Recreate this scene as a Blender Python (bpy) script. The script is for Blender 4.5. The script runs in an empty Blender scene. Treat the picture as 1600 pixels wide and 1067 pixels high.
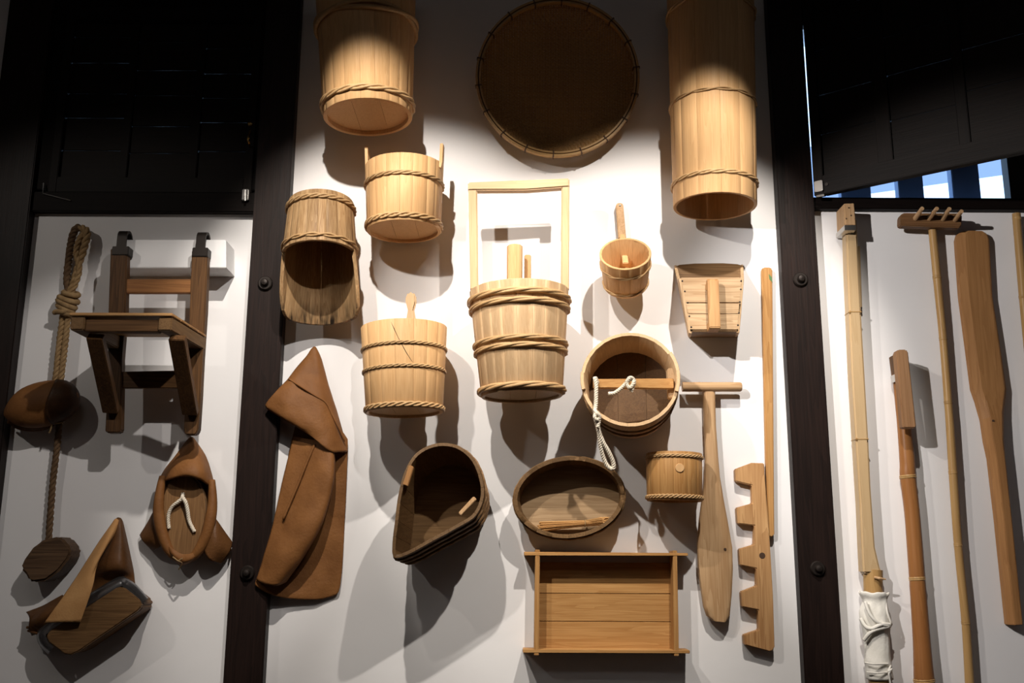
import bpy, bmesh, math, random
from mathutils import Vector, Matrix, noise
random.seed(7)
SC = bpy.context.scene
COL = SC.collection
PI = math.pi
# ------------------------------------------------------------------ camera
F, CX, CY = 1556.0, 800.0, 533.5
CAM = Vector((0, -3.2, 1.5))
ROT = Matrix.Rotation(math.radians(102.5), 3, 'X') @ Matrix.Rotation(math.radians(0.28), 3, 'Z')
cd = bpy.data.cameras.new('camera'); cam = bpy.data.objects.new('camera', cd); COL.objects.link(cam)
cd.sensor_width = 36; cd.lens = 36 * F / 1600; cd.clip_start = .05
cam.matrix_world = Matrix.Translation(CAM) @ ROT.to_4x4()
SC.camera = cam

def P(px, py, d):
    """point of the room seen at a photo pixel, d metres out from the wall plane y = 0"""
    v = ROT @ Vector(((px - CX) / F, -(py - CY) / F, -1))
    return CAM + v * ((-d - CAM.y) / v.y)
def mpp(px, py, d):
    v = ROT @ Vector(((px - CX) / F, -(py - CY) / F, -1))
    return ((-d - CAM.y) / v.y) / F
def proj(w):
    v = ROT.inverted() @ (Vector(w) - CAM)
    return CX - F * v.x / v.z, CY + F * v.y / v.z

# ------------------------------------------------------------------ world, lights, exposure
SC.view_settings.view_transform = 'Standard'; SC.view_settings.look = 'None'
SC.view_settings.gamma = 1; SC.view_settings.use_curve_mapping = False
SC.view_settings.exposure = 0.0
W = bpy.data.worlds.new('world'); SC.world = W; W.use_nodes = True
W.node_tree.nodes['Background'].inputs[0].default_value = (.42, .66, 1, 1)
W.node_tree.nodes['Background'].inputs[1].default_value = 3.2

def spot(name, loc, to, watts, deg, blend, size=.018, col=(1, .93, .84)):
    l = bpy.data.lights.new(name, 'SPOT'); o = bpy.data.objects.new(name, l); COL.objects.link(o)
    l.energy = watts; l.spot_size = math.radians(deg); l.spot_blend = blend; l.shadow_soft_size = size; l.color = col
    o.location = loc; o.rotation_euler = (Vector(to) - Vector(loc)).to_track_quat('-Z', 'Y').to_euler()
spot('spot_right', (.65, -1.5, 3.5), (.45, 0, 2.02), 190, 50, .5)
spot('spot_left', (-.48, -1.5, 3.55), (-.34, 0, 2.08), 190, 50, .5)
spot('spot_low', (-.8, -1.4, 3.05), (.30, 0, 2.0), 65, 50, .4)
spot('spot_poles', (-.45, -1.75, 2.74), (1.72, 0, 1.95), 175, 46, .5, col=(1, .95, .91))
spot('spot_frame', (.1, -2.0, 3.3), (-1.22, 0, 1.75), 95, 32, .4, col=(1, .94, .88))
spot('spot_side', (-2.2, -1.8, 3.2), (-1.2, 0, 1.9), 22, 56, .5)
al = bpy.data.lights.new('ambient_fill', 'AREA'); ao = bpy.data.objects.new('ambient_fill', al); COL.objects.link(ao)  # unseen area light added for soft ambient fill
al.shape = 'RECTANGLE'; al.size = 3; al.size_y = .6; al.energy = 9; al.color = (1, .93, .88)
ao.location = (0, -3.6, 4.2)

# ------------------------------------------------------------------ materials
def mat(name, col, rough=.6, metal=0, spec=.5):
    m = bpy.data.materials.new(name); m.use_nodes = True
    b = m.node_tree.nodes['Principled BSDF']
    b.inputs['Base Color'].default_value = (*col, 1); b.inputs['Roughness'].default_value = rough
    b.inputs['Metallic'].default_value = metal; b.inputs['Specular IOR Level'].default_value = spec
    return m
def nd(t, typ, **kw):
    n = t.nodes.new(typ)
    for k, v in kw.items(): setattr(n, k, v)
    return n
WC = {}
def wood(name, c1, c2, axis='Z', rough=.55, fib=1.0, stain=None, var=.10, bump=.2, dens=1.0, spec=.2):
    key = (name, axis)
    if key in WC: return WC[key]
    m = mat(name + '_' + axis.lower(), c1, rough, 0, spec); t = m.node_tree; L = t.links
    b = t.nodes['Principled BSDF']
    tc = nd(t, 'ShaderNodeTexCoord'); oi = nd(t, 'ShaderNodeObjectInfo')
    mu = nd(t, 'ShaderNodeMath', operation='MULTIPLY'); mu.inputs[1].default_value = 37
    ad = nd(t, 'ShaderNodeVectorMath', operation='ADD')
    L.new(oi.outputs['Random'], mu.inputs[0]); L.new(tc.outputs['Object'], ad.inputs[0]); L.new(mu.outputs[0], ad.inputs[1])
    i = 'XYZ'.index(axis)
    def noisy(across, along, detail=4, dist=0.0):
        mp = nd(t, 'ShaderNodeMapping'); s = [across] * 3; s[i] = along; mp.inputs['Scale'].default_value = s
        n = nd(t, 'ShaderNodeTexNoise'); n.inputs['Scale'].default_value = 1; n.inputs['Detail'].default_value = detail
        n.inputs['Distortion'].default_value = dist
        L.new(ad.outputs[0], mp.inputs['Vector']); L.new(mp.outputs[0], n.inputs['Vector']); return n
    n1 = noisy(34 * dens, 1.6, 3, .4); n2 = noisy(330 * dens, 7, 3); n3 = noisy(6, 3, 2)
    # growth rings: sharp saw of the broad noise
    rg = nd(t, 'ShaderNodeMath', operation='MULTIPLY'); rg.inputs[1].default_value = 7; L.new(n1.outputs['Fac'], rg.inputs[0])
    fr = nd(t, 'ShaderNodeMath', operation='FRACT'); L.new(rg.outputs[0], fr.inputs[0])
    a = nd(t, 'ShaderNodeMath', operation='MULTIPLY'); a.inputs[1].default_value = .26; L.new(fr.outputs[0], a.inputs[0])
    bb = nd(t, 'ShaderNodeMath', operation='MULTIPLY_ADD'); bb.inputs[1].default_value = .75 * fib; L.new(n2.outputs['Fac'], bb.inputs[0]); L.new(a.outputs[0], bb.inputs[2])
    c = nd(t, 'ShaderNodeMath', operation='MULTIPLY_ADD'); c.inputs[1].default_value = .55; L.new(n3.outputs['Fac'], c.inputs[0]); L.new(bb.outputs[0], c.inputs[2])
    rp = nd(t, 'ShaderNodeValToRGB'); e = rp.color_ramp.elements
    e[0].position = .42; e[0].color = (*c1, 1); e[1].position = 1.2 if fib > 1 else 1.12; e[1].color = (*c2, 1)
    e[1].position = min(1, e[1].position)
    L.new(c.outputs[0], rp.inputs[0])
    out = rp.outputs[0]
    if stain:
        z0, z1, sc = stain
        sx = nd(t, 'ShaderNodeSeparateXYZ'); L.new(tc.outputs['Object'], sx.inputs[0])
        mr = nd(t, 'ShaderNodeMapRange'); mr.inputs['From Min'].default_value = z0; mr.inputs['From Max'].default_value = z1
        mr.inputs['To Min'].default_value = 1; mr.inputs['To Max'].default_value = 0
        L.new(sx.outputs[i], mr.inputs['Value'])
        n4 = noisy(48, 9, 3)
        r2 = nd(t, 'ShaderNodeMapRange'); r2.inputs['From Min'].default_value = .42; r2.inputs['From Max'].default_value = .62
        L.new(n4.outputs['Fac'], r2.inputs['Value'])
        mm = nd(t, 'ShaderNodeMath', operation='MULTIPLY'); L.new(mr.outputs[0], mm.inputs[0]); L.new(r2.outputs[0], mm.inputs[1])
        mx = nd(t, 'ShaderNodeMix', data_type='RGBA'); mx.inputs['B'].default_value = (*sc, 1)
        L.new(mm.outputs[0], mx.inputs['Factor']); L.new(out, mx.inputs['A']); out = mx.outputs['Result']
    hv = nd(t, 'ShaderNodeHueSaturation'); mr = nd(t, 'ShaderNodeMapRange')
    mr.inputs['To Min'].default_value = 1 - var; mr.inputs['To Max'].default_value = 1 + var
    L.new(oi.outputs['Random'], mr.inputs['Value']); L.new(mr.outputs[0], hv.inputs['Value']); L.new(out, hv.inputs['Color'])
    L.new(hv.outputs[0], b.inputs['Base Color'])
    bp = nd(t, 'ShaderNodeBump'); bp.inputs['Strength'].default_value = bump; bp.inputs['Distance'].default_value = .002
    L.new(c.outputs[0], bp.inputs['Height']); L.new(bp.outputs[0], b.inputs['Normal'])
    WC[key] = m; return m
def cloth(name, c1, c2, scale, rough=.85, bump=.3, detail=5):
    m = mat(name, c1, rough, 0, .2); t = m.node_tree; L = t.links; b = t.nodes['Principled BSDF']
    tc = nd(t, 'ShaderNodeTexCoord'); n = nd(t, 'ShaderNodeTexNoise'); n.inputs['Scale'].default_value = scale; n.inputs['Detail'].default_value = detail
    rp = nd(t, 'ShaderNodeValToRGB'); e = rp.color_ramp.elements
    e[0].position = .32; e[0].color = (*c1, 1); e[1].position = .68; e[1].color = (*c2, 1)
    L.new(tc.outputs['Object'], n.inputs['Vector']); L.new(n.outputs['Fac'], rp.inputs[0]); L.new(rp.outputs[0], b.inputs['Base Color'])
    n2 = nd(t, 'ShaderNodeTexNoise'); n2.inputs['Scale'].default_value = scale * 9; n2.inputs['Detail'].default_value = 4
    L.new(tc.outputs['Object'], n2.inputs['Vector'])
    bp = nd(t, 'ShaderNodeBump'); bp.inputs['Strength'].default_value = bump; bp.inputs['Distance'].default_value = .003
    L.new(n2.outputs['Fac'], bp.inputs['Height']); L.new(bp.outputs[0], b.inputs['Normal'])
    return m
def pale(a='Z'): return wood('pale_cypress', (.68, .425, .21), (.56, .325, .145), a, var=.04, bump=.15)
def tan(a='Z'): return wood('tan_cypress', (.61, .425, .25), (.50, .325, .175), a, var=.04, bump=.15)
def honey(a='Z'): return wood('honey_cedar', (.50, .28, .105), (.34, .165, .052), a, dens=.8, var=.07)
def rakewood(a='Z'): return wood('rake_pine', (.54, .32, .145), (.30, .145, .055), a, dens=.55, fib=.8)
def beech(a='Z'): return wood('beech', (.56, .37, .205), (.38, .22, .105), a, dens=.7)
def oar(a='Z'): return wood('oar_cedar', (.37, .185, .07), (.25, .115, .04), a, dens=.7, fib=.7)
def brown(a='Z'): return wood('old_brown', (.155, .074, .027), (.055, .025, .009), a, dens=.8, var=.15)
def umber(a='Z'): return wood('umber_old', (.22, .125, .055), (.11, .058, .023), a, var=.12)
def deepb(a='Z'): return wood('deep_brown', (.15, .084, .035), (.08, .042, .017), a, var=.12)
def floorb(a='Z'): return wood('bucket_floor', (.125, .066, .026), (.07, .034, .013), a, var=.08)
def greyold(a='Z'): return wood('grey_old', (.48, .33, .19), (.30, .19, .10), a, dens=.6)
def scoopw(a='Z'): return wood('scoop_pine', (.60, .43, .26), (.33, .20, .10), a, dens=.7)
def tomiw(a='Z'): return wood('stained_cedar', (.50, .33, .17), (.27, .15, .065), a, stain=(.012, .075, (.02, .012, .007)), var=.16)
def post(a='Z'): return wood('dark_beam', (.0175, .0086, .0064), (.008, .0040, .0030), a, rough=.5, dens=.5, spec=.2)
def lintel(a='X'): return wood('lintel_dark', (.0075, .0045, .0036), (.004, .0023, .0018), a, rough=.6, spec=.1)
def shutw(a='X'): return wood('shutter_black', (.0082, .0047, .0033), (.004, .0023, .0016), a, rough=.6, spec=.15)
def bamboo(k, a='Z'):
    c = {'pale': ((.50, .355, .20), (.42, .28, .14)), 'gold': ((.42, .255, .10), (.30, .165, .06)), 'red': ((.30, .13, .042), (.22, .085, .026))}[k]
    return wood('bamboo_' + k, *c, axis=a, rough=.38, fib=.5, bump=.06, dens=.8)
M_HOOP = wood('split_bamboo_hoop', (.54, .36, .18), (.37, .22, .10), 'X', rough=.5, var=.06)
M_HOOPD = wood('dark_bamboo_hoop', (.30, .175, .08), (.17, .09, .04), 'X', rough=.5)
M_PLASTER = cloth('white_plaster', (.765, .745, .745), (.80, .785, .785), 3, .9, .12)
M_PAINT = mat('white_paint', (.78, .77, .77), .6)
M_LEATH = cloth('brown_leather', (.145, .057, .016), (.215, .09, .027), 14, .62, .35)
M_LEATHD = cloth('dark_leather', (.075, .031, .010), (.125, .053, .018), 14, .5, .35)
M_LEATHT = cloth('spotlit_tan_suede', (.58, .32, .13), (.47, .24, .09), 16, .8, .3)  # tan flap suede, colour raised to carry the spotlit patch
M_ROPED = cloth('manila_rope', (.25, .155, .07), (.36, .235, .115), 60, .85, .5)
M_ROPEDD = cloth('dark_rope', (.10, .058, .03), (.16, .095, .05), 60, .85, .5)
M_ROPEW = cloth('cotton_rope', (.62, .54, .43), (.72, .65, .54), 80, .85, .4)
M_CLOTH = cloth('white_cotton', (.70, .67, .60), (.77, .74, .68), 20, .85, .25)
M_IRON = mat('black_iron', (.022, .016, .013), .5, .6)
M_STEEL = mat('bright_steel', (.62, .60, .57), .28, 1)
M_GREYST = cloth('worn_steel', (.16, .155, .16), (.24, .235, .24), 30, .32, .05); M_GREYST.node_tree.nodes['Principled BSDF'].inputs['Metallic'].default_value = .9
M_BRASS = mat('dull_brass', (.35, .22, .08), .4, 1)
M_CRACK = mat('crack_dark', (.06, .03, .015), .9)
M_LATT = mat('skylight_blue_lattice', (.10, .15, .26), .7)  # wooden bars, with the blue of the skylight put into their colour
M_FLOOR = wood('floor_boards', (.10, .06, .035), (.06, .035, .02), 'X')
M_CEIL = mat('dark_ceiling', (.03, .022, .018), .8)
M_OUT = mat('pale_render', (.75, .76, .80), .9)
M_ROOF = mat('slate_roof', (.25, .27, .36), .8)

# ------------------------------------------------------------------ mesh builder
class MB:
    def __init__(s): s.v = []; s.f = []; s.bev = 0
    def loft(s, rows, cu=True, cap=True):
        """rows: rings of equal length"""
        o = len(s.v); n = len(rows[0])
        for r in rows: s.v += [Vector(p) for p in r]
        for i in range(len(rows) - 1):
            for j in range(n if cu else n - 1):
                a = o + i * n + j; b = o + i * n + (j + 1) % n
                s.f.append((a, b, b + n, a + n))
        if cap and cu:
            s.f.append(tuple(o + j for j in reversed(range(n)))); k = o + (len(rows) - 1) * n
            s.f.append(tuple(k + j for j in range(n)))
        return s
    def tube(s, pts, rad, sides=10, closed=False, up=None, squash=1.0):
        pts = [Vector(p) for p in pts]; n = len(pts)
        if not hasattr(rad, '__len__'): rad = [rad] * n
        rings = []; nrm = None
        for i, p in enumerate(pts):
            a = pts[(i - 1) % n] if (closed or i > 0) else p
            b = pts[(i + 1) % n] if (closed or i < n - 1) else p
            t = (b - a).normalized()
            if up is not None: u = Vector(up)
            elif nrm is None: u = Vector((0, -1, 0)) if abs(t.y) < .9 else Vector((0, 0, 1))
            else: u = nrm
            u = u - t * u.dot(t); u.normalize(); nrm = u; w = t.cross(u)
            rings.append([p + (u * math.cos(2 * PI * k / sides) * squash + w * math.sin(2 * PI * k / sides)) * rad[i] for k in range(sides)])
        if closed: rings.append(rings[0])
        return s.loft(rings, True, not closed)
    def prism(s, front, back):
        return s.loft([back, front])
    def box(s, x0, x1, y0, y1, z0, z1):
        a = [(x0, y0, z0), (x1, y0, z0), (x1, y1, z0), (x0, y1, z0)]
        return s.loft([a, [(x, y, z1) for x, y, z in a]])
    def beam(s, p0, p1, w, h, up=(0, 0, 1)):
        p0, p1 = Vector(p0), Vector(p1); t = (p1 - p0).normalized(); u = Vector(up); u = (u - t * u.dot(t)).normalized(); r = t.cross(u)
        q = [(-1, -1), (1, -1), (1, 1), (-1, 1)]
        return s.loft([[p + r * (w / 2 * a) + u * (h / 2 * b) for a, b in q] for p in (p0, p1)])
    def lathe(s, o, ax, prof, n=24):
        o = Vector(o); ax = Vector(ax).normalized(); u = ax.orthogonal().normalized(); w = ax.cross(u)
        return s.loft([[o + ax * h + (u * math.cos(2 * PI * k / n) + w * math.sin(2 * PI * k / n)) * r for k in range(n)] for h, r in prof])
    def obj(s, name, m, root=None, local=False, bevel=0, smooth=True, seg=2, sharp=35):
        me = bpy.data.meshes.new(name)
        M = Matrix(root['M']) if root is not None else Matrix.Identity(4)
        if root is None:
            c = sum(s.v, Vector()) / len(s.v); M = Matrix.Translation(c)
        Mi = M.inverted()
        vs = s.v if local else [Mi @ v for v in s.v]
        bm = bmesh.new(); bv = [bm.verts.new(v) for v in vs]
        for f in s.f:
            try: bm.faces.new([bv[i] for i in f])
            except ValueError: pass
        bmesh.ops.remove_doubles(bm, verts=bm.verts, dist=1e-6)
        bmesh.ops.recalc_face_normals(bm, faces=bm.faces)
        if bevel:
            ed = [e for e in bm.edges if len(e.link_faces) == 2 and e.calc_face_angle(0) > .5]
            bmesh.ops.bevel(bm, geom=ed, offset=bevel, segments=seg, affect='EDGES', clamp_overlap=True)
        bm.to_mesh(me); bm.free()
        if smooth:
            me.polygons.foreach_set('use_smooth', [True] * len(me.polygons)); me.set_sharp_from_angle(angle=math.radians(sharp))
        me.materials.append(m)
        o = bpy.data.objects.new(name, me); COL.objects.link(o)
        if root is not None: o.parent = root; o['M'] = [list(r) for r in M] if False else root['M']
        else: o.matrix_world = M; o['M'] = [list(r) for r in M]
        return o
def tag(o, label=None, cat=None, group=None, kind=None):
    if label: o['label'] = label
    if cat: o['category'] = cat
    if group: o['group'] = group
    if kind: o['kind'] = kind
    return o
def thing(name, label, cat, M, group=None, kind=None):
    if not isinstance(M, Matrix): M = Matrix.Translation(M)
    o = bpy.data.objects.new(name, None); o.empty_display_size = .05; COL.objects.link(o)
    o.matrix_world = M; o['M'] = [list(r) for r in M]
    return tag(o, label, cat, group, kind)
def px3(pts, d): return [P(x, y, d) for x, y in pts]
def board(name, outline, df, db, m, root, bevel=.003, **kw):
    fr = px3(outline, df); return MB().prism(fr, [Vector((p.x, -db, p.z)) for p in fr]).obj(name, m, root, bevel=bevel, **kw)
def spline(pts, n, closed=False):
    pts = [Vector(p) for p in pts]; k = len(pts); out = []
    segs = k if closed else k - 1
    for i in range(n):
        t = i / (n if closed else n - 1) * segs; j = min(int(t), segs - 1); u = t - j
        g = (lambda q: pts[q % k]) if closed else (lambda q: pts[max(0, min(k - 1, q))])
        a, b, c, d = g(j - 1), g(j), g(j + 1), g(j + 2)
        out.append(.5 * (2 * b + (c - a) * u + (2 * a - 5 * b + 4 * c - d) * u * u + (3 * b - a - 3 * c + d) * u ** 3))
    return out
def rope(mb, path, R, pitch=.03, strands=3, sides=6, n=None, up=None):
    """laid rope along a 3-D path"""
    L = sum((path[i + 1] - path[i]).length for i in range(len(path) - 1))
    n = n or max(24, int(L / pitch * 9)); pts = spline(path, n)
    u = None; fr = []
    for i, p in enumerate(pts):
        t = (pts[min(n - 1, i + 1)] - pts[max(0, i - 1)]).normalized()
        if u is None: u = t.orthogonal()
        u = (u - t * u.dot(t)).normalized(); fr.append((u.copy(), t.cross(u)))
    acc = [0]
    for i in range(1, n): acc.append(acc[-1] + (pts[i] - pts[i - 1]).length)
    for s in range(strands):
        q = []
        for i in range(n):
            a = 2 * PI * (acc[i] / pitch + s / strands)
            q.append(pts[i] + (fr[i][0] * math.cos(a) + fr[i][1] * math.sin(a)) * R * .5)
        mb.tube(q, R * .56, sides)
    return mb
def sheet(name, rows, m, root, thick=.004, sub=2, wrinkle=0.0, scale=12):
    """soft leather or cloth through (px, py, d) control rows"""
    K = 6; n = (len(rows[0]) - 1) * K + 1
    g = [spline([P(*c) for c in r], n) for r in rows]
    N = (len(rows) - 1) * K + 1
    cols = [spline([g[i][j] for i in range(len(rows))], N) for j in range(n)]
    grid = [[cols[j][i] for j in range(n)] for i in range(N)]
    if wrinkle:
        for r in grid:
            for v in r: v.y += wrinkle * .5 * (noise.noise(v * 16) + .6 * noise.noise(v * 38))
    mb = MB(); mb.loft(grid, False, False)
    o = mb.obj(name, m, root, sharp=180)
    b = o.modifiers.new('sol', 'SOLIDIFY'); b.thickness = thick; b.offset = 0
    return o

# ------------------------------------------------------------------ room shell
def X(px, py, d): return P(px, py, d).x
def Z(px, py, d): return P(px, py, d).z
CEIL = 4.25
zbL, zbR, zt = Z(220, 300, 0), Z(1430, 309, 0), Z(1256, 46, 0)
xs0_, xs1_ = X(76, 290, .03), X(393, 290, .03)
xl0, xl1 = X(84, 290, 0), X(386, 290, 0); xr0, xr1 = X(1254.5, 60, 0), 2.3
w = MB()
for x0, x1, op in ((-3, xl0, None), (xl0, xl1, zbL), (xl1, xr0, None), (xr0, xr1, zbR), (xr1, 3, None)):
    if op is None: w.box(x0, x1, 0, .12, 0, CEIL)
    else: w.box(x0, x1, 0, .12, 0, op); w.box(x0, x1, 0, .12, zt, CEIL)
def struct(o): o['kind'] = 'structure'; return o
struct(w.obj('wall_back', M_PLASTER, smooth=False))
struct(MB().box(-3, 3, -5, .12, -.1, 0).obj('floor', M_FLOOR, smooth=False))
struct(MB().box(-3, 3, -5, .12, CEIL, CEIL + .1).obj('ceiling', M_CEIL, smooth=False))
struct(MB().box(-3.1, -3, -5, .12, 0, CEIL).obj('wall_left', M_PLASTER, smooth=False))
struct(MB().box(3, 3.1, -5, .12, 0, CEIL).obj('wall_right', M_PLASTER, smooth=False))
struct(MB().box(-3, 3, -5.1, -5, 0, CEIL).obj('wall_front', M_CEIL, smooth=False))
PD = .045
def bolt(px, py, root):
    c = P(px, py, PD); s = mpp(px, py, PD)
    b = MB().lathe(c, (0, -1, 0), [(-.002, 11.5 * s), (.006, 11.5 * s), (.010, 10 * s)]).obj('bolt', M_IRON, root)
    MB().lathe(c + Vector((0, -.008, 0)), (0, -1, 0), [(0, 6.2 * s), (.008, 6.2 * s), (.014, 4.5 * s), (.016, 1.2 * s)], 12).obj('bolt_head', M_IRON, b)
def vpost(name, a, b, pya=533.5, pyb=533.5):
    o = MB().box(X(a, pya, PD), X(b, pyb, PD), -PD, .0, 0, CEIL).obj(name, post(), bevel=.003)
    return struct(o)
p1 = vpost('trim_1', 382.5, 440); p2 = vpost('trim_2', 1228, 1286); p3 = vpost('trim_3', 15, 45, 0, 330)
for q in ((415, 443), (387, 895)): bolt(*q, p1)
for q in ((1250, 437), (1277, 888)): bolt(*q, p2)
xa, xb, xc, xd = X(45, 330, PD), X(382.5, 533.5, PD), X(1286, 533.5, PD), 3
struct(MB().box(xa, xb, -.03, 0, Z(220, 330.5, .03), Z(220, 300, .03)).obj('trim_4', lintel('X'), bevel=.003))
struct(MB().box(xc, xd, -.03, 0, Z(1430, 326.5, .03), Z(1430, 308.5, .03)).obj('trim_5', lintel('X'), bevel=.003))
struct(MB().box(xa, xb, -.03, 0, zt, zt + .12).obj('trim_6', lintel('X'), bevel=.003))
struct(MB().box(xc, xd, -.03, 0, zt, zt + .12).obj('trim_7', lintel('X'), bevel=.003))
struct(MB().box(xa, xs0_ + .004, -.022, 0, zbL, zt).obj('trim_8', lintel(), bevel=.002))
struct(MB().box(xs1_ - .004, xb, -.022, 0, zbL, zt).obj('trim_9', lintel(), bevel=.002))
# right window: lattice of upright bars, a neighbour's wall and roof outside
win = struct(thing('window_2', None, None, Vector(((xr0 + xr1) / 2, .1, zbR))))
for a, b in ((1310, 1356), (1399, 1438), (1483, 1526)):
    MB().box(X(a, 290, -.1), X(b, 290, -.1), .075, .11, zbR, zt).obj('lattice_bar', M_LATT, win, bevel=.002)
for k in range(3):
    x = X(1574, 275, -.04) + k * .19
    MB().box(x, x + .10, .03, .075, zbR, zt).obj('mullion', post(), win, bevel=.002)
MB().box(X(1574, 275, -.04) + .5, xr1, .06, .09, zbR, zt).obj('side_panel', post(), win)
win1 = struct(thing('window_1', None, None, Vector(((xl0 + xl1) / 2, .1, zbL))))
for k in range(5):
    x = xl0 + .06 + k * .155
    MB().box(x, x + .075, .075, .11, zbL, zt).obj('lattice_bar', M_LATT, win1, bevel=.002)
nb = thing('neighbour_house', 'pale house wall with a slate roof edge seen between the blue window bars', 'house', Vector((2.4, 5.0, 0)))
MB().box(.9, 5.5, 5, 7, -.2, 4.35).obj('house_wall', M_OUT, nb)
MB().loft([[(1.0, 4.6, 4.2), (5.6, 4.6, 4.9), (5.6, 4.6, 5.05), (1.0, 4.6, 4.35)], [(1.0, 7.2, 5.6), (5.6, 7.2, 6.2), (5.6, 7.2, 6.35), (1.0, 7.2, 5.75)]]).obj('roof', M_ROOF, nb)

# ------------------------------------------------------------------ shutters
def shutter(root, wd, ht, stile, rail, battens, boards, th=.03):
    """local frame: x along the bottom, z up, y into the wall; front at y=0"""
    B = lambda n, x0, x1, y0, y1, z0, z1, ax: MB().box(x0, x1, y0, y1, z0, z1).obj(n, shutw(ax), root, local=True, bevel=.002)
    B('stile', 0, stile, 0, th, 0, ht, 'Z'); B('stile', wd - stile, wd, 0, th, 0, ht, 'Z')
    B('rail', stile, wd - stile, 0, th, 0, rail, 'X'); B('rail', stile, wd - stile, 0, th, ht - rail, ht, 'X')
    for a, b in battens: B('batten', a, b, .006, th - .004, rail, ht - rail, 'Z')
    e = [stile] + [q for ab in battens for q in ab] + [wd - stile]
    for i in range(0, len(e), 2):
        z = rail; k = 0
        while z < ht - rail - .01:
            h = min(boards * (.85 + .3 * random.random()), ht - rail - z)
            B('panel_board', e[i], e[i + 1], .014 + .001 * (k % 2), .022, z, z + h - .001, 'X'); z += h; k += 1
# right shutter, hinged at its left stile and swung into the room
H0 = P(1272, 306, .05)
lo, hi = 0.0, 1.6
for _ in range(60):
    mid = (lo + hi) / 2
    if P(1600, 236, mid).z > H0.z: lo = mid
    else: hi = mid
E = P(1600, 236, lo); ux = (E - H0).normalized(); vx = Vector((.0035, 0, 1)).normalized()
vx = (vx - ux * vx.dot(ux)).normalized(); ny = vx.cross(ux)
MS = Matrix((ux, ny, vx)).transposed().to_4x4(); MS.translation = H0
sr = thing('window_shutter', 'black board shutter swung open above the bamboo poles, daylight under it', 'shutter', MS)
def ux_at(px):
    a, b = 0, 3
    for _ in range(50):
        c = (a + b) / 2
        if proj(H0 + ux * c)[0] < px: a = c
        else: b = c
    return a
shutter(sr, ux_at(1640) + .02, 1.02, ux_at(1287), .066, [(ux_at(1374), ux_at(1397)), (ux_at(1502), ux_at(1519))], .16)
hg = MB().box(.006, .034, -.012, .004, .008, .046).obj('hinge', M_STEEL, sr, local=True, bevel=.002)
MB().tube([(.045, -.004, .03), (.045, .006, .03)], .006, 10).obj('screw', M_IRON, hg, local=True)
MB().tube([(.01, -.004, -.004), (.036, -.004, -.004)], .005, 8).obj('hinge_pin', M_STEEL, hg, local=True)
# left shutter, closed
xs0, xs1 = X(76, 290, .03), X(393, 290, .03); zs = Z(220, 301, .03)
ML = Matrix.Translation((xs0, -.032, zs))
sl = thing('window_shutter', 'closed black board shutter above the hanging chair-like frame', 'shutter', ML)
lx = lambda px: X(px, 150, .03) - xs0
shutter(sl, xs1 - xs0, zt - zs + .06, lx(104), .055, [(lx(196), lx(208)), (lx(303), lx(315))], .105)
h = MB().box(xs1 - .026, xs1 - .004, -.044, -.03, Z(388, 313, .04), Z(388, 296, .04)).obj('hinge', M_STEEL, sl, bevel=.002)
MB().tube([P(383, 297, .047), P(383, 314, .047)], .004, 8).obj('hinge_pin', M_STEEL, h)
hd = MB().tube(spline([P(391, 205, .035), P(389, 211, .06), P(387.5, 218, .066), P(389, 224, .06), P(391, 229, .035)], 20), .004, 8).obj('handle', M_BRASS, sl)
MB().lathe(P(391, 194, .034), (0, -1, 0), [(0, .008), (.004, .007), (.006, .003)], 14).obj('handle_rose', M_BRASS, hd)
br = MB(); br.tube([P(68, 286, .034), P(67, 302, .036), P(110, 313, .036)], .0022, 6)
tag(br.obj('wire_hook', M_STEEL), 'thin bent steel wire hook at the lower left corner of the closed shutter', 'hook')

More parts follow.
